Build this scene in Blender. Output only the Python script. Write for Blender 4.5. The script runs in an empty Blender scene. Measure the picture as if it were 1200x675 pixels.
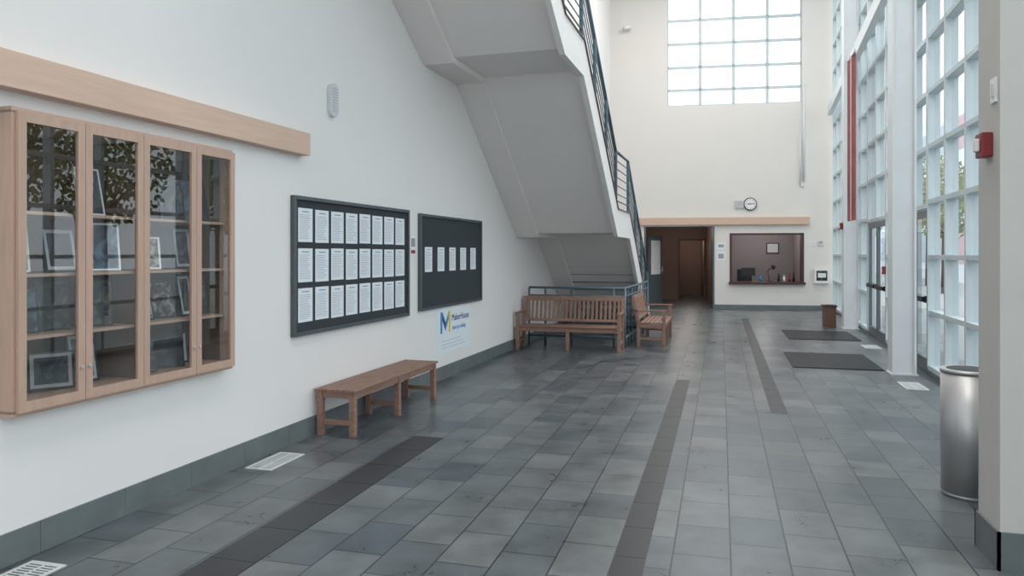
import bpy, bmesh, math, random
from mathutils import Vector, Matrix
random.seed(7)
scene=bpy.context.scene
scene.view_settings.view_transform='Standard'
scene.view_settings.look='None'
scene.view_settings.exposure=0.0

def lin(c):
    o=[]
    for v in c:
        v=v/255.0
        o.append(v/12.92 if v<=0.04045 else ((v+0.055)/1.055)**2.4)
    return (o[0],o[1],o[2],1.0)

def mat(name,col,rough=0.6,metal=0.0,var=0.06,nscale=6.0,bump=0.0,stretch=(1,1,1),emit=0.0,spec=0.5):
    m=bpy.data.materials.new(name); m.use_nodes=True
    nt=m.node_tree; N=nt.nodes; L=nt.links
    b=N['Principled BSDF']
    b.inputs['Roughness'].default_value=rough
    b.inputs['Metallic'].default_value=metal
    b.inputs['Specular IOR Level'].default_value=spec
    tc=N.new('ShaderNodeTexCoord'); mp=N.new('ShaderNodeMapping'); mp.inputs['Scale'].default_value=stretch
    nz=N.new('ShaderNodeTexNoise'); nz.inputs['Scale'].default_value=nscale; nz.inputs['Detail'].default_value=4
    L.new(tc.outputs['Object'],mp.inputs['Vector']); L.new(mp.outputs['Vector'],nz.inputs['Vector'])
    mx=N.new('ShaderNodeMix'); mx.data_type='RGBA'
    c=lin(col)
    mx.inputs[6].default_value=tuple(max(0,v*(1-var*2)) for v in c[:3])+(1,)
    mx.inputs[7].default_value=tuple(min(1,v*(1+var*2)) for v in c[:3])+(1,)
    L.new(nz.outputs['Fac'],mx.inputs[0]); L.new(mx.outputs[2],b.inputs['Base Color'])
    if bump>0:
        bp=N.new('ShaderNodeBump'); bp.inputs['Strength'].default_value=bump; bp.inputs['Distance'].default_value=0.01
        L.new(nz.outputs['Fac'],bp.inputs['Height']); L.new(bp.outputs['Normal'],b.inputs['Normal'])
    if emit>0:
        b.inputs['Emission Color'].default_value=c; b.inputs['Emission Strength'].default_value=emit
    return m

def photomat(name,ca,cb_,scale):
    m=bpy.data.materials.new(name); m.use_nodes=True
    nt=m.node_tree; N=nt.nodes; L=nt.links; b=N['Principled BSDF']; b.inputs['Roughness'].default_value=.5
    tc=N.new('ShaderNodeTexCoord'); nz=N.new('ShaderNodeTexNoise'); nz.inputs['Scale'].default_value=scale; nz.inputs['Detail'].default_value=2; nz.inputs['Distortion'].default_value=1.5
    r=N.new('ShaderNodeValToRGB'); r.color_ramp.elements[0].position=.47; r.color_ramp.elements[1].position=.6
    r.color_ramp.elements[0].color=lin(ca); r.color_ramp.elements[1].color=lin(cb_)
    L.new(tc.outputs['Object'],nz.inputs['Vector']); L.new(nz.outputs['Fac'],r.inputs[0]); L.new(r.outputs[0],b.inputs['Base Color'])
    return m

def glass(name,tint,refl=0.08,rough=0.0):
    m=bpy.data.materials.new(name); m.use_nodes=True
    nt=m.node_tree; N=nt.nodes; L=nt.links
    for n in list(N): N.remove(n)
    out=N.new('ShaderNodeOutputMaterial'); t=N.new('ShaderNodeBsdfTransparent'); g=N.new('ShaderNodeBsdfGlossy')
    t.inputs['Color'].default_value=tint; g.inputs['Roughness'].default_value=rough
    f=N.new('ShaderNodeLayerWeight'); f.inputs['Blend'].default_value=0.5
    p=N.new('ShaderNodeMath'); p.operation='POWER'; p.inputs[1].default_value=4.0
    a=N.new('ShaderNodeMath'); a.operation='MULTIPLY_ADD'; a.inputs[1].default_value=0.8; a.inputs[2].default_value=refl; a.use_clamp=True
    L.new(f.outputs['Facing'],p.inputs[0]); L.new(p.outputs[0],a.inputs[0])
    x=N.new('ShaderNodeMixShader'); L.new(a.outputs[0],x.inputs['Fac']); L.new(t.outputs[0],x.inputs[1]); L.new(g.outputs[0],x.inputs[2])
    L.new(x.outputs[0],out.inputs['Surface'])
    return m

M_wall=mat('wall_paint',(230,227,224),0.85,var=0.012,nscale=1.2)
M_wallb=mat('wall_paint_warm',(222,218,213),0.85,var=0.015,nscale=1.0)
M_soffit=mat('soffit_paint',(232,227,223),0.85,var=0.02,nscale=1.5)
M_string=mat('stringer_paint',(234,231,228),0.7,var=0.02)
M_base=mat('base_tile',(102,110,111),0.45,var=0.15,nscale=5)
M_maple=mat('maple_wood',(208,178,158),0.45,var=0.08,nscale=5,stretch=(6,0.5,6))
M_maple2=mat('maple_frame',(186,156,138),0.45,var=0.08,nscale=5,stretch=(6,6,0.7))
M_shelf=mat('maple_shelf',(184,154,134),0.5,var=0.08,nscale=5,stretch=(6,0.7,6))
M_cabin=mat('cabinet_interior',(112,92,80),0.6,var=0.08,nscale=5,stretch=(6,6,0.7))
M_teak=mat('teak_wood',(142,110,95),0.55,var=0.22,nscale=7,stretch=(5,0.8,5),bump=0.15)
M_teakx=mat('teak_wood_cross',(142,110,95),0.55,var=0.22,nscale=7,stretch=(0.8,5,5),bump=0.15)
M_board=mat('board_felt',(52,58,62),0.9,var=0.05,nscale=40)
M_bframe=mat('board_frame',(88,97,100),0.35,metal=0.5,var=0.03)
M_paper=mat('paper_white',(226,231,236),0.8,var=0.01)
M_ink=mat('ink_grey',(150,155,162),0.8)
M_matb=mat('mount_board',(190,192,192),0.8,var=0.01)
M_white=mat('white_enamel',(232,232,230),0.4,var=0.01)
M_steelw=mat('white_steel',(216,220,222),0.45,var=0.02)
M_alu=mat('mullion_alu',(192,203,206),0.4,metal=0.0,var=0.03)
M_aludark=mat('door_alu',(96,106,110),0.4,metal=0.3,var=0.03)
M_teal=mat('railing_teal',(92,112,122),0.45,metal=0.2,var=0.04)
M_steel=mat('brushed_steel',(200,200,200),0.42,metal=0.85,var=0.06,nscale=12,stretch=(12,12,0.3))
M_black=mat('black_plastic',(28,28,30),0.5)
M_darktile=mat('dark_tile',(42,44,47),0.4,var=0.14,nscale=6)
M_red=mat('red_enamel',(130,34,38),0.45)
M_banner=mat('banner_cloth',(142,84,86),0.8,var=0.2,nscale=3)
M_bannerp=mat('banner_cloth_pale',(206,178,176),0.8,var=0.1,nscale=3)
M_grille=mat('grille_white',(205,208,208),0.5)
M_pillar=mat('pillar_paint',(196,193,188),0.85,var=0.02)
M_blue=mat('print_blue',(60,140,190),0.6)
M_yel=mat('print_yellow',(225,200,60),0.6)
M_navy=mat('print_navy',(40,70,120),0.6)
M_brown=mat('brown_door',(100,72,60),0.5,var=0.12,nscale=4,stretch=(5,5,0.6))
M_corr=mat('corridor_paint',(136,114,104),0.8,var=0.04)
M_booth=mat('booth_paint',(158,148,150),0.8,var=0.04)
M_counter=mat('counter_dark',(72,44,40),0.35)
PH=[photomat('photo_print_a',(14,18,24),(84,98,112),9),photomat('photo_print_b',(20,38,58),(84,116,140),7),
    photomat('photo_print_c',(14,12,12),(150,148,142),13),photomat('photo_print_d',(30,30,44),(86,98,76),8),photomat('photo_print_e',(12,14,18),(44,58,72),6)]
M_phdark=PH[0]; M_phblue=mat('facade_glass',(130,152,166),0.3)
M_asph=mat('exterior_paving',(180,181,179),0.9)
M_ext=mat('exterior_facade',(220,226,229),0.8)
M_extp=mat('exterior_panel_pink',(196,160,162),0.8)
M_bark=mat('bark',(90,72,58),0.9,var=0.2,bump=0.4)
M_leaf=mat('leaves',(124,140,78),0.7,var=0.35,nscale=1.5)
G_win=glass('window_glass',(0.88,0.93,0.95,1),0.05)
G_cab=glass('cabinet_glass',(0.90,0.92,0.92,1),0.11)

class B:
    def __init__(s,name,M=None):
        s.name=name; s.M=M or Matrix.Identity(4); s.bm=bmesh.new(); s.mats=[]
    def mi(s,m):
        if m not in s.mats: s.mats.append(m)
        return s.mats.index(m)
    def _post(s,verts,m,R=None,smooth=False):
        if R is not None: bmesh.ops.transform(s.bm,matrix=R,verts=verts)
        fs=set()
        for v in verts:
            for f in v.link_faces: fs.add(f)
        i=s.mi(m)
        for f in fs: f.material_index=i; f.smooth=smooth
    def box(s,x0,x1,y0,y1,z0,z1,m,R=None):
        if x0>x1:x0,x1=x1,x0
        if y0>y1:y0,y1=y1,y0
        if z0>z1:z0,z1=z1,z0
        r=bmesh.ops.create_cube(s.bm,size=1.0)
        T=Matrix.Translation(((x0+x1)/2,(y0+y1)/2,(z0+z1)/2))@Matrix.Diagonal((x1-x0,y1-y0,z1-z0,1))
        if R is not None: T=R@T
        s._post(r['verts'],m,T)
    def cyl(s,p0,p1,r,m,seg=12,r2=None,caps=True):
        p0=Vector(p0);p1=Vector(p1);d=p1-p0
        q=bmesh.ops.create_cone(s.bm,cap_ends=caps,cap_tris=False,segments=seg,radius1=r,radius2=r if r2 is None else r2,depth=d.length)
        T=Matrix.Translation((p0+p1)/2)@d.to_track_quat('Z','Y').to_matrix().to_4x4()
        s._post(q['verts'],m,T)
        for v in q['verts']:
            for f in v.link_faces:
                if len(f.verts)==4: f.smooth=True
    def ball(s,p,r,m,sc=(1,1,1),seg=10):
        q=bmesh.ops.create_uvsphere(s.bm,u_segments=seg,v_segments=max(6,seg//2),radius=r)
        s._post(q['verts'],m,Matrix.Translation(p)@Matrix.Diagonal((*sc,1)),smooth=True)
    def tube(s,pts,r,m,seg=8):
        for a,b in zip(pts[:-1],pts[1:]): s.cyl(a,b,r,m,seg)
        for p in pts[1:-1]: s.ball(p,r,m,seg=8)
    def prism(s,poly,x0,x1,m):  # poly in (y,z), extruded along x
        a=[s.bm.verts.new((x0,y,z)) for y,z in poly]; b=[s.bm.verts.new((x1,y,z)) for y,z in poly]
        n=len(poly); i=s.mi(m); fs=[s.bm.faces.new(a),s.bm.faces.new(b[::-1])]
        for k in range(n): fs.append(s.bm.faces.new((a[k],b[k],b[(k+1)%n],a[(k+1)%n])))
        for f in fs: f.material_index=i
    def poly(s,pts,m):
        f=s.bm.faces.new([s.bm.verts.new(p) for p in pts]); f.material_index=s.mi(m)
    def done(s,bevel=0.0):
        bmesh.ops.recalc_face_normals(s.bm,faces=s.bm.faces)
        vs=[v.co for v in s.bm.verts]
        lo=Vector([min(v[i] for v in vs) for i in range(3)]); hi=Vector([max(v[i] for v in vs) for i in range(3)])
        c=Vector(((lo.x+hi.x)/2,(lo.y+hi.y)/2,lo.z))
        bmesh.ops.translate(s.bm,verts=s.bm.verts,vec=-c)
        me=bpy.data.meshes.new(s.name); s.bm.to_mesh(me); s.bm.free()
        for m in s.mats: me.materials.append(m)
        o=bpy.data.objects.new(s.name,me); scene.collection.objects.link(o)
        o.matrix_world=s.M@Matrix.Translation(c)
        if bevel>0:
            md=o.modifiers.new('bevel','BEVEL'); md.width=bevel; md.segments=2; md.limit_method='ANGLE'
        return o

H=10.5
ML=Matrix.Translation((-3.701,0,0))@Matrix.Rotation(-math.atan(0.0199),4,'Z')   # left wall frame: x into room, y along wall
MR=Matrix.Translation((2.37,0,0))@Matrix.Rotation(-math.atan(0.0315),4,'Z')     # right wall frame: x outwards
MB=Matrix.Translation((-2.11,22.97,0))@Matrix.Rotation(math.atan(0.1073),4,'Z') # back wall frame: x right, y beyond

# ---------------- floor with procedural tile -----------------
def floor_mat():
    m=bpy.data.materials.new('floor_slate_tile'); m.use_nodes=True
    nt=m.node_tree;N=nt.nodes;L=nt.links;b=N['Principled BSDF']
    geo=N.new('ShaderNodeNewGeometry'); sp=N.new('ShaderNodeSeparateXYZ'); cb=N.new('ShaderNodeCombineXYZ')
    L.new(geo.outputs['Position'],sp.inputs[0])
    ax=N.new('ShaderNodeMath');ax.operation='ADD';ax.inputs[1].default_value=0.305*20-0.66
    ay=N.new('ShaderNodeMath');ay.operation='ADD';ay.inputs[1].default_value=20.0
    L.new(sp.outputs['X'],ax.inputs[0]);L.new(sp.outputs['Y'],ay.inputs[0])
    L.new(ay.outputs[0],cb.inputs['X']);L.new(ax.outputs[0],cb.inputs['Y'])
    br=N.new('ShaderNodeTexBrick'); br.offset=0.5; br.offset_frequency=2; br.squash=1
    br.inputs['Scale'].default_value=1; br.inputs['Brick Width'].default_value=0.457; br.inputs['Row Height'].default_value=0.305
    br.inputs['Mortar Size'].default_value=0.005; br.inputs['Mortar Smooth'].default_value=0.2; br.inputs['Bias'].default_value=0.0
    br.inputs['Color1'].default_value=lin((72,81,87)); br.inputs['Color2'].default_value=lin((101,105,106)); br.inputs['Mortar'].default_value=lin((30,33,36))
    L.new(cb.outputs[0],br.inputs['Vector'])
    nz=N.new('ShaderNodeTexNoise'); nz.inputs['Scale'].default_value=3.0; nz.inputs['Detail'].default_value=5; nz.inputs['Roughness'].default_value=0.6; nz.inputs['Distortion'].default_value=0.2
    L.new(geo.outputs['Position'],nz.inputs['Vector'])
    rp=N.new('ShaderNodeMapRange'); rp.inputs[1].default_value=0.3; rp.inputs[2].default_value=0.7; rp.inputs[3].default_value=0.66; rp.inputs[4].default_value=1.34
    L.new(nz.outputs['Fac'],rp.inputs[0])
    mu=N.new('ShaderNodeMix');mu.data_type='RGBA';mu.blend_type='MULTIPLY';mu.inputs[0].default_value=1
    cc=N.new('ShaderNodeCombineColor')
    for i in range(3): L.new(rp.outputs[0],cc.inputs[i])
    L.new(br.outputs['Color'],mu.inputs[6]);L.new(cc.outputs[0],mu.inputs[7]);L.new(mu.outputs[2],b.inputs['Base Color'])
    rr=N.new('ShaderNodeMapRange'); rr.inputs[3].default_value=0.2; rr.inputs[4].default_value=0.42
    L.new(nz.outputs['Fac'],rr.inputs[0]);L.new(rr.outputs[0],b.inputs['Roughness'])
    bp=N.new('ShaderNodeBump');bp.inputs['Strength'].default_value=0.2;bp.inputs['Distance'].default_value=0.004
    iv=N.new('ShaderNodeMath');iv.operation='SUBTRACT';iv.inputs[0].default_value=1;L.new(br.outputs['Fac'],iv.inputs[1])
    ad=N.new('ShaderNodeMath');ad.operation='MULTIPLY_ADD';ad.inputs[1].default_value=0.3;L.new(nz.outputs['Fac'],ad.inputs[0]);L.new(iv.outputs[0],ad.inputs[2])
    L.new(ad.outputs[0],bp.inputs['Height']);L.new(bp.outputs['Normal'],b.inputs['Normal'])
    return m
M_floor=floor_mat()
f=B('floor'); f.box(-4.3,3.6,-4,31,-0.1,0,M_floor); f.done()
f=B('ceiling'); f.box(-4.3,3.8,-4,26,H,H+0.2,M_wall); f.done()
def strip(name,x0,x1,y0,y1,n):
    f=B(name); L=(y1-y0)/n
    for i in range(n): f.box(x0,x1,y0+i*L+0.002,y0+(i+1)*L-0.002,-0.002,0.0015,M_darktile)
    f.done()
strip('dark_floor_inlay',-2.675,-2.39,0.2,6.31,13)
strip('dark_floor_inlay',-0.56,-0.39,0.9,10.04,20)
strip('dark_floor_inlay',0.50,0.66,8.2,19.96,26)

# ---------------- left wall -----------------
cs0,cs1,cz0,cz1=3.10,4.84,0.82,2.39
f=B('wall_left',ML)
f.box(-0.5,0,-4,cs0,0,H,M_wall); f.box(-0.5,0,cs1,23.4,0,H,M_wall)
f.box(-0.5,0,cs0,cs1,0,cz0,M_wall); f.box(-0.5,0,cs0,cs1,cz1,H,M_wall); f.done()
f=B('baseboard_left',ML)
s=-3.9
while s<17: f.box(0.0,0.014,s,min(s+0.6,22)-0.003,0,0.172,M_base); s+=0.6
f.done()
f=B('wood_beam',ML); f.box(0.0,0.10,0.5,5.90,2.51,2.705,M_maple); f.done(0.004)

# display cabinet
f=B('display_cabinet',ML)
A0,A1,Z0,Z1=3.09,4.86,0.81,2.40
f.box(-0.36,-0.34,cs0+.005,cs1-.005,cz0+.005,cz1-.005,M_cabin)
f.box(-0.34,0.0,A0+.012,A0+0.035,cz0+.005,cz1-.005,M_cabin); f.box(-0.34,0.0,A1-.045,A1-.022,cz0+.005,cz1-.005,M_cabin)
f.box(-0.34,0.075,cs0+.01,cs1-.01,cz0+.005,cz0+.035,M_shelf); f.box(-0.34,0.075,cs0+.01,cs1-.01,cz1-.035,cz1-.005,M_shelf)
f.box(0.0,0.078,A0-0.02,A0+0.03,Z0,Z1,M_maple2); f.box(0.0,0.078,A1-0.04,A1,Z0,Z1,M_maple2)
f.box(0.0,0.078,A0-.02,A1,Z0-0.02,Z0+.012,M_maple2); f.box(0.0,0.078,A0-.02,A1,Z1-.012,Z1+.02,M_maple2)
f.box(-0.34,0.07,3.965,3.99,cz0+.03,cz1-.03,M_cabin)
shz=[0.856,1.20,1.54,1.88]
for z in shz[1:]:
    f.box(-0.34,0.04,A0+.035,3.965,z-.018,z,M_shelf); f.box(-0.34,0.04,3.99,A1-.045,z-.018,z,M_shelf)
dv=[A0,3.515,3.96,4.445,A1]
for i in range(4):
    a=dv[i]+.002; b=dv[i+1]-.002; st=0.048
    f.box(0.08,0.102,a,a+st,Z0,Z1,M_maple2); f.box(0.08,0.102,b-st,b,Z0,Z1,M_maple2)
    f.box(0.08,0.102,a+st,b-st,Z0,Z0+.055,M_maple2); f.box(0.08,0.102,a+st,b-st,Z1-.055,Z1,M_maple2)
    f.poly([(0.09,a+st,Z0+.055),(0.09,b-st,Z0+.055),(0.09,b-st,Z1-.055),(0.09,a+st,Z1-.055)],G_cab)
    ky=b-0.025 if i%2==0 else a+0.025
    f.cyl((0.10,ky,1.0),(0.112,ky,1.0),0.01,M_steel)
f.done()
def photo(s,t,z,w,h,yaw,mi,fr,mw):
    R=ML@Matrix.Translation((t,s,z))@Matrix.Rotation(math.radians(yaw),4,'Z')@Matrix.Rotation(math.radians(-12),4,'Y')
    f=B('framed_photo',R); e=.012
    f.box(-0.012,0.004,-w/2,-w/2+e,0,h,fr);f.box(-0.012,0.004,w/2-e,w/2,0,h,fr)
    f.box(-0.012,0.004,-w/2+e,w/2-e,0,e,fr);f.box(-0.012,0.004,-w/2+e,w/2-e,h-e,h,fr)
    f.box(-0.010,0,-w/2+e,w/2-e,e,h-e,M_matb)
    f.box(0.000,0.002,-w/2+mw,w/2-mw,mw,h-mw,mi)
    f.done()
for zi,z in enumerate(shz):
    for i,s0 in enumerate([3.27,3.50,3.76,4.13,4.36,4.58,4.73]):
        if (zi,i) in ((3,1),(0,6),(2,6)): continue
        w=random.choice([0.19,0.22,0.25]); h=random.choice([0.22,0.26,0.30])
        if zi==3: h=min(h+0.08,0.36)
        if i>=5: w=.15
        photo(s0+random.uniform(-.015,.015),-0.12+random.uniform(-.06,.09),z+0.004,w*0.95,h,random.uniform(-36,0),random.choice(PH),
              random.choice([M_white,M_black,M_black]),random.choice([.012,.012,.018,.032]))

# notice boards
def nboard(s0,s1,z0,z1):
    f=B('notice_board',ML); w=.035
    f.box(0.0,0.022,s0+.01,s1-.01,z0+.01,z1-.01,M_board)
    f.box(0.0,0.045,s0,s0+w,z0,z1,M_bframe);f.box(0.0,0.045,s1-w,s1,z0,z1,M_bframe)
    f.box(0.0,0.045,s0+w,s1-w,z0,z0+w,M_bframe);f.box(0.0,0.045,s0+w,s1-w,z1-w,z1,M_bframe)
    f.done(0.004)
nboard(5.74,8.12,0.925,2.155); nboard(8.44,10.72,0.95,2.135)
def sheet(f,s,z,w=.216,h=.285,x=0.0225):
    f.box(x,x+.002,s-w/2,s+w/2,z-h/2,z+h/2,M_paper)
    yy=z+h/2-.03; f.box(x+.002,x+.0025,s-w*.25,s+w*.25,yy-.006,yy+.004,M_ink)
    yy-=.03
    while yy>z-h/2+.03:
        f.box(x+.002,x+.0025,s-w*.4,s+w*(.4-random.random()*.25),yy-.002,yy+.0015,M_ink); yy-=.016
f=B('posted_papers',ML)
for z in (1.90,1.545,1.19):
    for i in range(8): sheet(f,5.74+.2+i*.279,z+random.uniform(-.004,.004),.232,.30)
f.done()
f=B('posted_papers',ML)
for i in range(5): sheet(f,8.72+i*.41,1.575,.23,.31)
f.done()
f=B('wall_notice_sign',ML); f.box(0,.012,8.2,8.36,1.62,1.86,M_white); f.box(.012,.014,8.225,8.335,1.73,1.83,M_ink); f.box(.012,.014,8.22,8.34,1.65,1.69,M_red); f.done(.002)
# poster
f=B('wall_poster',ML); f.box(0.0,.006,9.05,10.28,.34,1.0,M_paper)
x=.0065
def pq(pts,m): f.poly([(x,9.05+a,.34+b) for a,b in pts],m)
pq([(.10,.26),(.17,.26),(.17,.54),(.10,.54)],M_blue)
pq([(.17,.54),(.17,.43),(.28,.28),(.28,.40)],M_navy)
pq([(.28,.40),(.28,.28),(.39,.43),(.39,.54)],M_blue)
pq([(.39,.26),(.46,.26),(.46,.54),(.39,.54)],M_yel)
for k in range(3): f.box(.006,.0065,9.2,10.1-.1*k,.40+k*.045,.405+k*.045,M_ink)
po=f.done()
def text(body,size,M,m,parent,name):
    c=bpy.data.curves.new(name,'FONT'); c.body=body; c.size=size; c.extrude=.001; c.materials.append(m)
    o=bpy.data.objects.new(name,c); scene.collection.objects.link(o); o.matrix_world=M
    o.parent=parent; o.matrix_parent_inverse=parent.matrix_world.inverted()
RX=Matrix(((0,0,1,0),(1,0,0,0),(0,1,0,0),(0,0,0,1)))
bpy.context.view_layer.update()
text('MakerHouse',.13,ML@Matrix.Translation((.008,9.55,.74))@RX,M_navy,po,'poster_title')
text('learn by making',.08,ML@Matrix.Translation((.008,9.58,.62))@RX,M_blue,po,'poster_subtitle')
# oval wall cover
f=B('wall_sconce_cover',ML)
pl=[]
for k in range(13):
    a=math.pi*k/12; pl.append((6.42+.075*math.cos(a),3.19+.075*math.sin(a)))
for k in range(13):
    a=math.pi+math.pi*k/12; pl.append((6.42+.075*math.cos(a),3.02+.075*math.sin(a)))
f.prism(pl,0,.04,M_grille)
for k in range(9): f.box(.04,.042,6.375,6.465,3.0+k*.026,3.006+k*.026,M_ink)
f.done(.006)

# floor registers
def reg(x0,x1,y0,y1,M=Matrix.Identity(4)):
    f=B('floor_register',M); b=.02
    f.box(x0,x1,y0,y0+b,-.002,.006,M_grille);f.box(x0,x1,y1-b,y1,-.002,.006,M_grille)
    f.box(x0,x0+b,y0+b,y1-b,-.002,.006,M_grille);f.box(x1-b,x1,y0+b,y1-b,-.002,.006,M_grille)
    f.box(x0+b,x1-b,y0+b,y1-b,-.002,.001,M_black)
    n=int((y1-y0)/.026)
    for i in range(1,n): 
        y=y0+(y1-y0)*i/n; f.box(x0+b,x1-b,y-.006,y+.006,.001,.005,M_grille)
    f.box((x0+x1)/2-.006,(x0+x1)/2+.006,y0+b,y1-b,.001,.0055,M_grille)
    f.done()
reg(-3.52,-3.29,5.0,5.48); reg(-3.555,-3.33,2.72,3.19); reg(2.17,2.42,10.05,10.6); reg(2.42,2.68,14.2,14.7)
# mats
def fmat(x0,x1,y0,y1):
    f=B('entrance_mat'); f.box(x0,x1,y0,y1,0,.008,M_black)
    n=int((y1-y0)/.05)
    for i in range(n):
        y=y0+.02+i*(y1-y0-.04)/n; f.box(x0+.02,x1-.02,y,y+.03,.008,.014,M_darktile)
    f.done()
fmat(1.0,2.22,11.55,13.3); fmat(1.25,2.55,15.35,17.1)

# ---------------- benches -----------------
def slat_bench(M,L,D,Hs):
    f=B('backless_bench',M); w=.055
    for y in (0.02,L/2-w/2,L-.02-w):
        for x in (0.015,D-.015-w):
            f.box(x,x+w,y,y+w,0,Hs-.022,M_teak)
        f.box(.015+w,D-.015-w,y+.012,y+w-.012,.10,.145,M_teakx)
        f.box(.015+w,D-.015-w,y+.008,y+w-.008,Hs-.08,Hs-.022,M_teakx)
    for x in (.025,D-.045): f.box(x,x+.022,.04,L-.04,Hs-.085,Hs-.025,M_teak)
    n=7; g=.010; sw=(D-g*(n-1))/n
    for i in range(n): f.box(i*(sw+g),i*(sw+g)+sw,0,L,Hs-.022,Hs,M_teak)
    f.done(.003)
slat_bench(ML@Matrix.Translation((.025,6.08,0)),1.95,.41,.425)

def back_bench(M,L):
    # local: x length, front at y=0, back at y=.55
    f=B('garden_bench',M); w=.06
    for x in (0,L-w):
        f.box(x,x+w,.02,.08,0,.62,M_teak)
        f.box(x,x+w,.46,.52,0,.42,M_teak)
        R=Matrix.Translation((0,.49,.40))@Matrix.Rotation(math.radians(-12),4,'X')
        f.box(x,x+w,-.03,.03,0,.50,M_teak,R)
        f.box(x,x+w,-.0,.56,.62,.648,M_teakx)
        f.box(x+.015,x+w-.015,.08,.46,.33,.39,M_teakx); f.box(x+.015,x+w-.015,.08,.46,.12,.16,M_teakx)
    f.box(w,L-w,.035,.065,.32,.39,M_teakx); f.box(w,L-w,.475,.505,.32,.39,M_teakx)
    f.box(L/2-.03,L/2+.03,.03,.07,0,.39,M_teak)
    for i in range(6): f.box(w,L-w,.01+i*.078,.01+i*.078+.066,.395,.418,M_teakx)
    R=Matrix.Translation((0,.49,.40))@Matrix.Rotation(math.radians(-12),4,'X')
    f.box(w,L-w,-.018,.018,.43,.51,M_teakx,R); f.box(w,L-w,-.018,.018,.06,.11,M_teakx,R)
    n=int((L-2*w)/.075)
    for i in range(n):
        x=w+(L-2*w)*(i+.5)/n; f.box(x-.022,x+.022,-.009,.009,.10,.44,M_teak,R)
    f.done(.004)
back_bench(Matrix.Translation((-3.40,12.42,0)),1.80)
back_bench(Matrix.Translation((-0.92,13.42,0))@Matrix.Rotation(math.radians(90),4,'Z'),1.75)

# ---------------- stairs -----------------
prof=[(16.9,0.0),(14.13,1.93),(12.66,1.93),(9.75,3.97),(8.63,3.97),(5.6,5.70),(3.4,5.70)]
def band(f,dz0,dz1,x0,x1,m):
    lo=[(a,b+dz0) for a,b in prof]; hi=[(a,b+dz1) for a,b in prof]
    f.prism(lo+hi[::-1],x0,x1,m)
TS=1.78
f=B('staircase',ML)
band(f,0.0,.30,0.003,.40,M_soffit)
band(f,0.07,.32,.40,TS-.07,M_soffit)
band(f,0.0,.46,TS-.07,TS,M_string)
band(f,.46,.475,TS-.09,TS+.02,M_brown)
f.box(TS-.07,TS,16.9,17.35,0,.46,M_string)
def steps(s0,s1,z0,z1,n):
    run=(s0-s1)/n; rise=(z1-z0)/n
    for i in range(n):
        top=z0+(i+1)*rise; bot=max(0,top-rise-.12)
        f.box(.003,TS-.07,s0-(i+1)*run,s0-i*run,bot,top,M_base)
steps(17.25,14.13,0,2.33,14); steps(12.66,9.75,2.33,4.37,12); steps(8.63,5.6,4.37,6.10,10)
f.box(.003,TS-.07,12.66,14.13,2.2,2.33,M_base);f.box(.003,TS-.07,8.63,9.75,4.2,4.37,M_base);f.box(.003,TS-.07,3.4,5.6,5.95,6.10,M_base)
f.box(TS-.07,TS,3.4,3.47,5.7,6.1,M_string)
f.done()
f=B('stair_railing',ML)
rp=[(17.2,.30),(14.13,2.42),(12.66,2.42),(9.75,4.46),(8.63,4.46),(5.6,6.19),(3.45,6.19)]
for dz,r in ((.95,.024),(.80,.009),(.66,.009),(.52,.009),(.38,.009),(.24,.009),(.12,.012)):
    f.tube([(TS-.035,a,b+dz) for a,b in rp],r,M_teal)
for (a0,b0),(a1,b1) in zip(rp[:-1],rp[1:]):
    n=max(1,round(abs(a0-a1)/1.0))
    for i in range(n):
        a=a0+(a1-a0)*i/n; b=b0+(b1-b0)*i/n
        f.box(TS-.06,TS-.01,a-.02,a+.02,b-.02,b+.95,M_teal)
f.done()
# guard rail under stairs
f=B('guard_railing',ML)
x0,x1,y0,y1=.10,1.83,13.16,16.6
for z in (1.04,.18): f.tube([(x0,y0,z),(x1,y0,z),(x1,y1,z)],.021,M_teal)
f.tube([(x0,y0,.90),(x1,y0,.90),(x1,y1,.90)],.014,M_teal)
for x in (x0,x0+.3,.88,x1-.2,x1): f.cyl((x,y0,0),(x,y0,1.04),.02,M_teal)
for i in range(1,9): f.cyl((x1,y0+(y1-y0)*i/8,0),(x1,y0+(y1-y0)*i/8,1.04),.018 if i%2==0 else .01,M_teal)
f.done()

# ---------------- back wall -----------------
f=B('wall_back',MB); T=.25
ou0,ou1,oz=-.08,1.88,2.46; bu0,bu1,bz0,bz1=2.37,4.47,.76,2.25; wu0,wu1,wz0,wz1=.56,4.42,6.08,10.1
f.box(-1.5,ou0,0,T,0,H,M_wallb); f.box(ou0,ou1,0,T,oz,2.6,M_wallb); f.box(ou1,bu0,0,T,0,2.6,M_wallb)
f.box(bu0,bu1,0,T,0,bz0,M_wallb); f.box(bu0,bu1,0,T,bz1,2.6,M_wallb); f.box(bu1,5.6,0,T,0,2.6,M_wallb)
f.box(ou0,wu0,0,T,2.6,H,M_wallb); f.box(wu1,5.6,0,T,2.6,H,M_wallb); f.box(wu0,wu1,0,T,2.6,wz0,M_wallb); f.box(wu0,wu1,0,T,wz1,H,M_wallb)
f.done()
f=B('baseboard_back',MB); f.box(ou1+.02,5.2,-.014,0,0,.13,M_base); f.box(-.95,ou0-.06,-.014,0,0,.13,M_base); f.done()
f=B('trim_1',MB); f.box(-.43,4.61,-.10,0,2.50,2.72,M_maple); f.done(.004)
f=B('window_1',MB)
def bar(a,b,c,d): f.box(a,b,.06,.16,c,d,M_alu)
us=[wu0+(wu1-wu0)*i/4 for i in range(5)]
for u in us: bar(u-.04,u+.04,wz0,wz1)
zs=[wz0,6.56,7.24,7.95,8.66,9.37,wz1]
for z in zs: bar(wu0,wu1,z-.035,z+.035)
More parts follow.
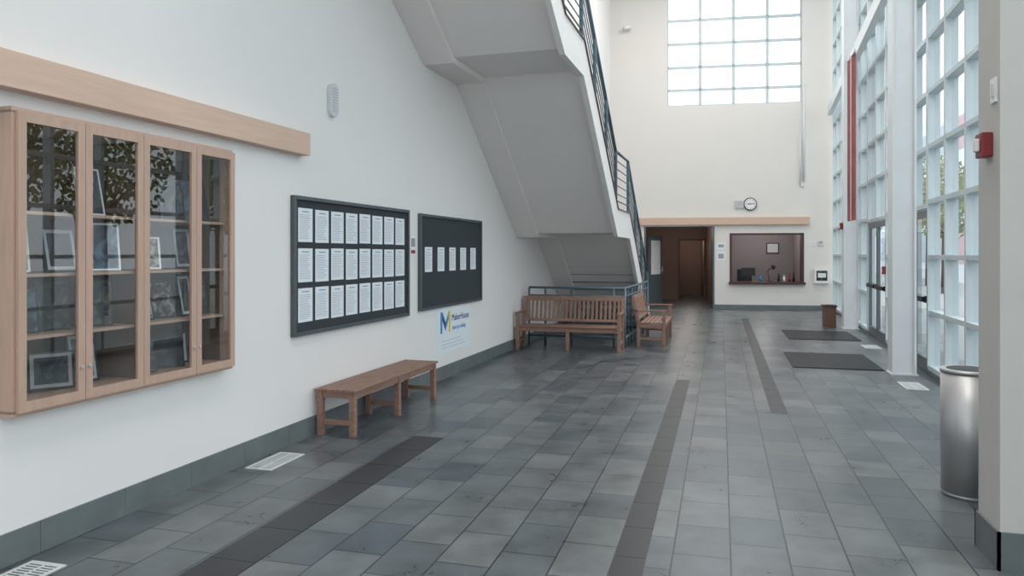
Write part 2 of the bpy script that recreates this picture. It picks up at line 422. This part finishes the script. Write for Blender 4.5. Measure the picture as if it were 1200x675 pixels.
f.poly([(wu0,.10,wz0),(wu1,.10,wz0),(wu1,.10,wz1),(wu0,.10,wz1)],G_win)
f.done()
f=B('trim_2',MB); w=.05
f.box(ou0-w,ou0,-.02,.27,0,oz,M_aludark); f.box(ou1,ou1+w,-.02,.27,0,oz,M_aludark); f.done()
# corridor behind opening
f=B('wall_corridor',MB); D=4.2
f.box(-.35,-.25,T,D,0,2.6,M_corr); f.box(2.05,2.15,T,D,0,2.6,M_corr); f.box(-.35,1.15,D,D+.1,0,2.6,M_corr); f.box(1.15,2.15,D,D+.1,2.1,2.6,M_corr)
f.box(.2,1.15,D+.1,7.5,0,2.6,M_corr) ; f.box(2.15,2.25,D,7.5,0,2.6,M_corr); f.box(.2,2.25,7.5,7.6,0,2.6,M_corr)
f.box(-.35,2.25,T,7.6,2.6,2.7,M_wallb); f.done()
f=B('trim_4',MB)
f.box(1.10,1.16,D-.03,D+.12,0,2.16,M_brown); f.box(1.99,2.05,D-.03,D,0,2.16,M_brown); f.box(1.10,2.05,D-.03,D+.0,2.1,2.16,M_brown)
f.done()
f=B('door_2',MB@Matrix.Translation((.02,.30,0))@Matrix.Rotation(math.radians(62),4,'Z'))
f.box(0,.9,0,.045,.005,2.2,M_aludark); f.box(.14,.76,-.003,.048,1.0,2.05,M_wallb); f.cyl((.8,-.05,1.0),(.8,-.05,1.25),.012,M_steel); f.box(.78,.82,-.05,0,1.1,1.13,M_steel)
f.done()
# ticket booth
f=B('wall_booth',MB); 
f.box(2.3,2.36,T,3.0,0,2.7,M_booth); f.box(4.75,4.85,T,3.0,0,2.7,M_booth); f.box(2.3,4.85,3.0,3.1,0,2.7,M_booth); f.box(2.3,4.85,T,3.1,2.7,2.8,M_wallb); f.done()
f=B('trim_3',MB); w=.06
f.box(bu0,bu0+w,-.02,T+.01,bz0,bz1,M_counter); f.box(bu1-w,bu1,-.02,T+.01,bz0,bz1,M_counter); f.box(bu0,bu1,-.02,T+.01,bz1-.05,bz1,M_counter)
f.box(bu0-.03,bu1+.03,-.12,T+.3,bz0-.02,bz0+.05,M_counter); f.done(.004)
f=B('monitor',MB); f.box(2.75,3.15,.32,.35,.98,1.22,M_black); f.box(2.93,2.97,.33,.36,.82,1.0,M_black); f.box(2.85,3.05,.28,.42,.81,.83,M_black); f.done()
f=B('desk_lamp',MB); f.cyl((3.55,.3,.81),(3.55,.3,.83),.08,M_black,20); f.tube([(3.55,.3,.82),(3.5,.3,1.12),(3.65,.3,1.28)],.012,M_black); f.cyl((3.62,.3,1.3),(3.7,.3,1.2),.03,M_black,16,.07); f.done()
for u,h,m in((3.3,.22,M_blue),(3.82,.26,M_black),(3.97,.2,M_white),(4.12,.24,M_red),(4.24,.3,M_black)):
    f=B('bottle',MB); f.cyl((u,.3,.811),(u,.3,.81+h*.65),.035,m,16); f.cyl((u,.3,.81+h*.65),(u,.3,.81+h*.8),.035,m,16,.014); f.cyl((u,.3,.81+h*.8),(u,.3,.81+h),.014,m,12); f.done()
f=B('office_chair',MB)
for k in range(5):
    a=k*1.2566; f.cyl((3.0,1.3,.12),(3.0+.28*math.cos(a),1.3+.28*math.sin(a),.06),.02,M_black); f.ball((3.0+.28*math.cos(a),1.3+.28*math.sin(a),.03),.03,M_black)
f.cyl((3.0,1.3,.1),(3.0,1.3,.48),.025,M_black); f.box(2.76,3.24,1.06,1.54,.48,.55,M_black); f.box(2.78,3.22,1.5,1.56,.68,1.15,M_black); f.box(2.97,3.03,1.52,1.57,.5,.7,M_black)
f.done(.01)
f=B('wall_picture',MB); f.box(3.9,4.3,2.97,2.999,1.65,2.0,M_black); f.box(3.93,4.27,2.965,2.97,1.68,1.97,M_paper); f.done()
f=B('wall_clock',MB)
c=(2.954,0,3.11)
f.cyl((c[0],-.001,c[2]),(c[0],-.05,c[2]),.19,M_black,40); f.cyl((c[0],-.05,c[2]),(c[0],-.053,c[2]),.165,M_white,40)
for k in range(12):
    a=k*math.pi/6; R=Matrix.Translation((c[0],-.054,c[2]))@Matrix.Rotation(a,4,'Y'); f.box(-.006,.006,-.002,0,.125,.155,M_black,R)
for a,l,w in((1.5,.12,.009),(4.75,.09,.012)):
    R=Matrix.Translation((c[0],-.056,c[2]))@Matrix.Rotation(a,4,'Y'); f.box(-w,w,-.002,0,-.02,l,M_black,R)
f.done()
f=B('wall_speaker',MB); f.box(2.52,2.76,-.07,0,3.0,3.22,M_grille)
for i in range(6): f.box(2.54,2.74,-.073,-.07,3.03+i*.03,3.04+i*.03,M_ink)
f.done(.005)
f=B('security_camera',MB@Matrix.Translation((-.64,0,8.5))); f.box(-.06,.06,-.02,0,-.06,.06,M_white); f.cyl((0,-.02,0),(0,-.12,-.03),.02,M_white); f.cyl((-.12,-.14,-.06),(.12,-.14,-.02),.055,M_white,16); f.cyl((-.125,-.14,-.061),(-.12,-.14,-.06),.045,M_black,16); f.done()
f=B('conduit_pipe',MB); f.tube([(4.46,-.03,6.6),(4.46,-.03,3.75)],.03,M_steelw); f.tube([(4.36,-.03,5.1),(4.36,-.03,3.62),(4.46,-.03,3.62)],.02,M_steelw); f.done()
f=B('thermostat',MB); f.box(4.86,5.0,-.03,0,1.88,2.02,M_grille); f.box(4.89,4.97,-.033,-.03,1.94,1.99,M_ink); f.done(.004)
f=B('defibrillator_cabinet',MB); f.box(4.74,5.14,-.12,0,.78,1.20,M_white); f.box(4.79,5.09,-.125,-.12,.86,1.15,M_phdark); f.box(4.83,5.05,-.128,-.125,.95,1.08,M_white); f.done(.006)
f=B('wall_notice_papers',MB)
for u0,u1,z0,z1 in((2.0,2.24,1.78,1.98),(2.0,2.24,1.45,1.70)): f.box(u0,u1,-.006,0,z0,z1,M_paper); f.box(u0+.04,u1-.04,-.008,-.006,z0+.05,z1-.06,M_ink)
f.done()
f=B('wall_notice_papers',MB); f.box(-.40,-.22,-.006,0,1.45,1.7,M_paper); f.box(-.38,-.24,-.008,-.006,1.5,1.6,M_ink); f.done()

# ---------------- right curtain wall -----------------
def grid(name,s0,s1,n,z0=.10,z1=10.2,M=MR):
    f=B(name,M)
    for i in range(n+1):
        s=s0+(s1-s0)*i/n; f.box(-.02,.13,s-.03,s+.03,z0,z1,M_alu)
    z=z0; zs=[z0]
    zz=.85
    while zz<z0+.3: zz+=.75
    while zz<z1-.3: zs.append(zz); zz+=.75
    zs.append(z1)
    for z in zs: f.box(-.015,.12,s0,s1,z-.03,z+.03,M_alu)
    f.poly([(.055,s0,z0),(.055,s1,z0),(.055,s1,z1),(.055,s0,z1)],G_win)
    f.done()
grid('window_2',-3.6,4.40,9)
grid('window_3',4.92,11.38,7)
grid('window_4',11.44,12.44,1,z0=2.3)
grid('window_5',12.50,14.60,2)
grid('window_6',14.66,16.70,2,z0=2.3)
grid('window_7',16.76,23.2,7)
f=B('wall_right',MR)
f.box(-.02,.14,-4,4.4,0,.07,M_base); f.box(-.02,.14,4.92,11.40,0,.07,M_base); f.box(-.02,.14,12.48,14.62,0,.07,M_base); f.box(-.02,.14,16.74,23.3,0,.07,M_base)
f.box(-.02,.16,-4,23.3,10.23,H,M_wall); f.done()
def leaf(f,s0,s1,h=2.25,hand=1):
    w=.07
    f.box(.0,.05,s0,s0+w,.01,h,M_aludark); f.box(.0,.05,s1-w,s1,.01,h,M_aludark)
    f.box(.0,.05,s0+w,s1-w,.01,.2,M_aludark); f.box(.0,.05,s0+w,s1-w,h-.1,h,M_aludark)
    f.poly([(.025,s0+w,.2),(.025,s1-w,.2),(.025,s1-w,h-.1),(.025,s0+w,h-.1)],G_win)
    f.box(-.06,-.03,s0+.08,s1-.08,.98,1.05,M_black); f.box(-.03,0,s0+.05,s0+.1,.97,1.06,M_black); f.box(-.03,0,s1-.1,s1-.05,.97,1.06,M_black)
f=B('door_3',MR); leaf(f,11.46,12.42); f.done()
f=B('door_4',MR); leaf(f,14.70,15.67); leaf(f,15.69,16.66); f.done()

# pillar
f=B('pillar'); f.box(1.40,3.1,4.45,4.79,0,H,M_pillar); f.done()
f=B('baseboard_pillar'); f.box(1.385,2.45,4.435,4.45,0,.20,M_base); f.box(1.385,1.40,4.435,4.805,0,.20,M_base); f.box(1.385,2.45,4.79,4.805,0,.2,M_base); f.done()
f=B('fire_alarm'); f.box(1.345,1.40,4.55,4.66,2.17,2.30,M_red); f.box(1.325,1.345,4.58,4.63,2.20,2.27,M_white); f.done(.006)
f=B('switch_plate'); f.box(1.39,1.40,4.49,4.57,2.45,2.58,M_white); f.box(1.385,1.39,4.515,4.545,2.48,2.55,M_grille); f.done()
# waste bin
f=B('waste_bin'); c=(1.635,5.78)
f.cyl((*c,.03),(*c,.84),.175,M_steel,48); f.cyl((*c,0),(*c,.03),.168,M_steel,48)
f.cyl((*c,.84),(*c,.862),.18,M_steel,48,.178); f.cyl((*c,.855),(*c,.864),.14,M_black,40)
f.done()

# columns and beam
def column(x,y):
    f=B('steel_column'); a=.15; t=.025
    R=Matrix.Translation((x,y,0))
    f.box(-a+.03,a-.03,-a+.03,a-.03,0,H,M_steelw,R)
    for sx in(-1,1):
        f.box(sx*a,sx*(a-t-.005),-a,a,0.02,H,M_steelw,R)
    f.box(-a-.02,a+.02,-a-.02,a+.02,0,.02,M_steelw,R)
    f.done()
column(2.39,11.36); column(2.73,17.88)
f=B('steel_beam')
def xb(y): return 2.39+.052*(y-11.36)
R=Matrix.Translation((xb(11.36),11.36,5.62))@Matrix.Rotation(-math.atan(.052),4,'Z')
f.box(-.06,.06,.18,6.3,0,.26,M_steelw,R); f.box(-.06,.06,6.75,11.95,0,.26,M_steelw,R); f.box(-.06,.06,-6.5,-.18,0,.26,M_steelw,R)
f.done()
f=B('hanging_banner'); n=8
for i in range(n):
    y0=15.8+i*.09; w0=.035*math.sin(i*1.3); w1=.035*math.sin((i+1)*1.3)
    f.poly([(2.5+w0,y0,2.3),(2.5+w1,y0+.09,2.3),(2.5+w1,y0+.09,5.55),(2.5+w0,y0,5.55)],M_bannerp if i in(3,4) else M_banner)
f.cyl((2.5,15.75,5.56),(2.5,16.55,5.56),.02,M_steel)
f.cyl((2.5,15.85,5.56),(2.5,15.85,5.7),.006,M_steel); f.cyl((2.5,16.45,5.56),(2.5,16.45,5.7),.006,M_steel)
f.done()
f=B('recycling_bin'); f.box(2.22,2.48,18.1,18.4,0,.45,M_brown); f.box(2.20,2.50,18.08,18.42,.45,.49,M_counter); f.box(2.28,2.42,18.16,18.34,.49,.495,M_black); f.done(.008)
f=B('fire_pull_station',MR); f.box(-.075,-.022,14.57,14.68,1.28,1.42,M_red); f.box(-.085,-.075,14.6,14.65,1.32,1.36,M_white); f.done(.004)
f=B('alarm_strobe'); f.box(2.515,2.575,17.8,17.92,2.18,2.32,M_red); f.box(2.50,2.515,17.83,17.89,2.21,2.27,M_white); f.done(.004)

# unseen wall behind viewer, glazing added to light the stair soffit
f=B('wall_front'); f.box(-4.3,-3.4,-4.2,-4.0,0,H,M_wall); f.box(2.2,3.2,-4.2,-4.0,0,H,M_wall); f.box(-3.4,2.2,-4.2,-4.0,7.6,H,M_wall); f.box(-3.4,2.2,-4.2,-4.0,0,.1,M_base); f.done()
grid('added_fill_glazing',-3.4,2.2,6,z0=.13,z1=7.57,M=Matrix.Translation((0,-4.05,0))@Matrix.Rotation(-math.pi/2,4,'Z'))  # added glazing out of view, lets sky light reach the soffit

# ---------------- exterior -----------------
f=B('exterior_ground'); f.box(3.75,60,-30,90,-.3,-.12,M_asph); f.box(-30,3.75,-30,-4.3,-.3,-.12,M_asph); f.done()
f=B('exterior_building'); f.box(14,22,34,80,-.12,11,M_ext)
for i in range(9):
    for z in(1,4.5,8):
        f.box(13.95,14,36+i*4.6,38.4+i*4.6,z,z+2,M_extp if i%3==0 else M_phblue)
f.done()
def tree(x,y,h):
    f=B('tree'); f.cyl((x,y,-.12),(x,y,h*.55),.16,M_bark,12,.1)
    for k in range(5):
        a=k*1.26; f.cyl((x,y,h*.4+.15*k),(x+math.cos(a)*1.1,y+math.sin(a)*1.1,h*.6+.2*k),.06,M_bark,8,.02)
    for _ in range(1800):
        while True:
            p=Vector((random.uniform(-1,1),random.uniform(-1,1),random.uniform(-1,1)))
            if p.length<1: break
        p=Vector((x+p.x*1.9,y+p.y*1.9,h*.72+p.z*h*.32)); 
        q=Vector((random.gauss(0,1),random.gauss(0,1),random.gauss(0,1))).normalized(); r=q.orthogonal().normalized(); t=q.cross(r); sz=.11
        f.poly([p-r*sz,p-t*sz*.6,p+r*sz,p+t*sz*.6],M_leaf)
    f.done()
for x,y,h in((9,12,5.5),(10.5,17,6),(9.5,22,5.2),(12,9,6.2),(13,14,6.5),(9.5,37,5.5),(11,46,7),(9,56,6)): tree(x,y,h)

# ---------------- lights -----------------
def area(name,loc,sx,sy,p,col=(1,.96,.92),rot=(0,0,0)):
    l=bpy.data.lights.new(name,'AREA'); l.shape='RECTANGLE'; l.size=sx; l.size_y=sy; l.energy=p; l.color=col
    o=bpy.data.objects.new(name,l); scene.collection.objects.link(o); o.location=loc; o.rotation_euler=rot
for y in(1,7,13,19): area('added_ceiling_fill',(0,y,10.3),2.5,2.5,230)  # added overhead fill out of view, no fixtures modelled
def pt(name,loc,p,col,r=.15):
    l=bpy.data.lights.new(name,'POINT'); l.energy=p; l.color=col; l.shadow_soft_size=r
    o=bpy.data.objects.new(name,l); scene.collection.objects.link(o); o.location=MB@Vector(loc)
pt('corridor_lamp',(1.0,2.4,2.35),12,(1,.90,.80)); pt('corridor_lamp',(1.65,6,2.3),14,(1,.88,.78)); pt('added_booth_fill',(3.6,1.6,2.5),26,(1,.96,.94))  # the booth light is an added fill without a visible source
w=bpy.data.worlds.new('World'); scene.world=w; w.use_nodes=True
bg=w.node_tree.nodes['Background']; bg.inputs['Color'].default_value=(.90,.95,1.0,1); bg.inputs['Strength'].default_value=2.35

# ---------------- camera -----------------
cam=bpy.data.cameras.new('camera'); co=bpy.data.objects.new('camera',cam); scene.collection.objects.link(co)
cam.sensor_width=36; cam.lens=880/1200*36; cam.shift_y=-(337.5-297)/1200; cam.clip_end=300
co.location=(0,0,1.65); co.rotation_euler=(math.radians(90),0,math.atan(245/880))
scene.camera=co
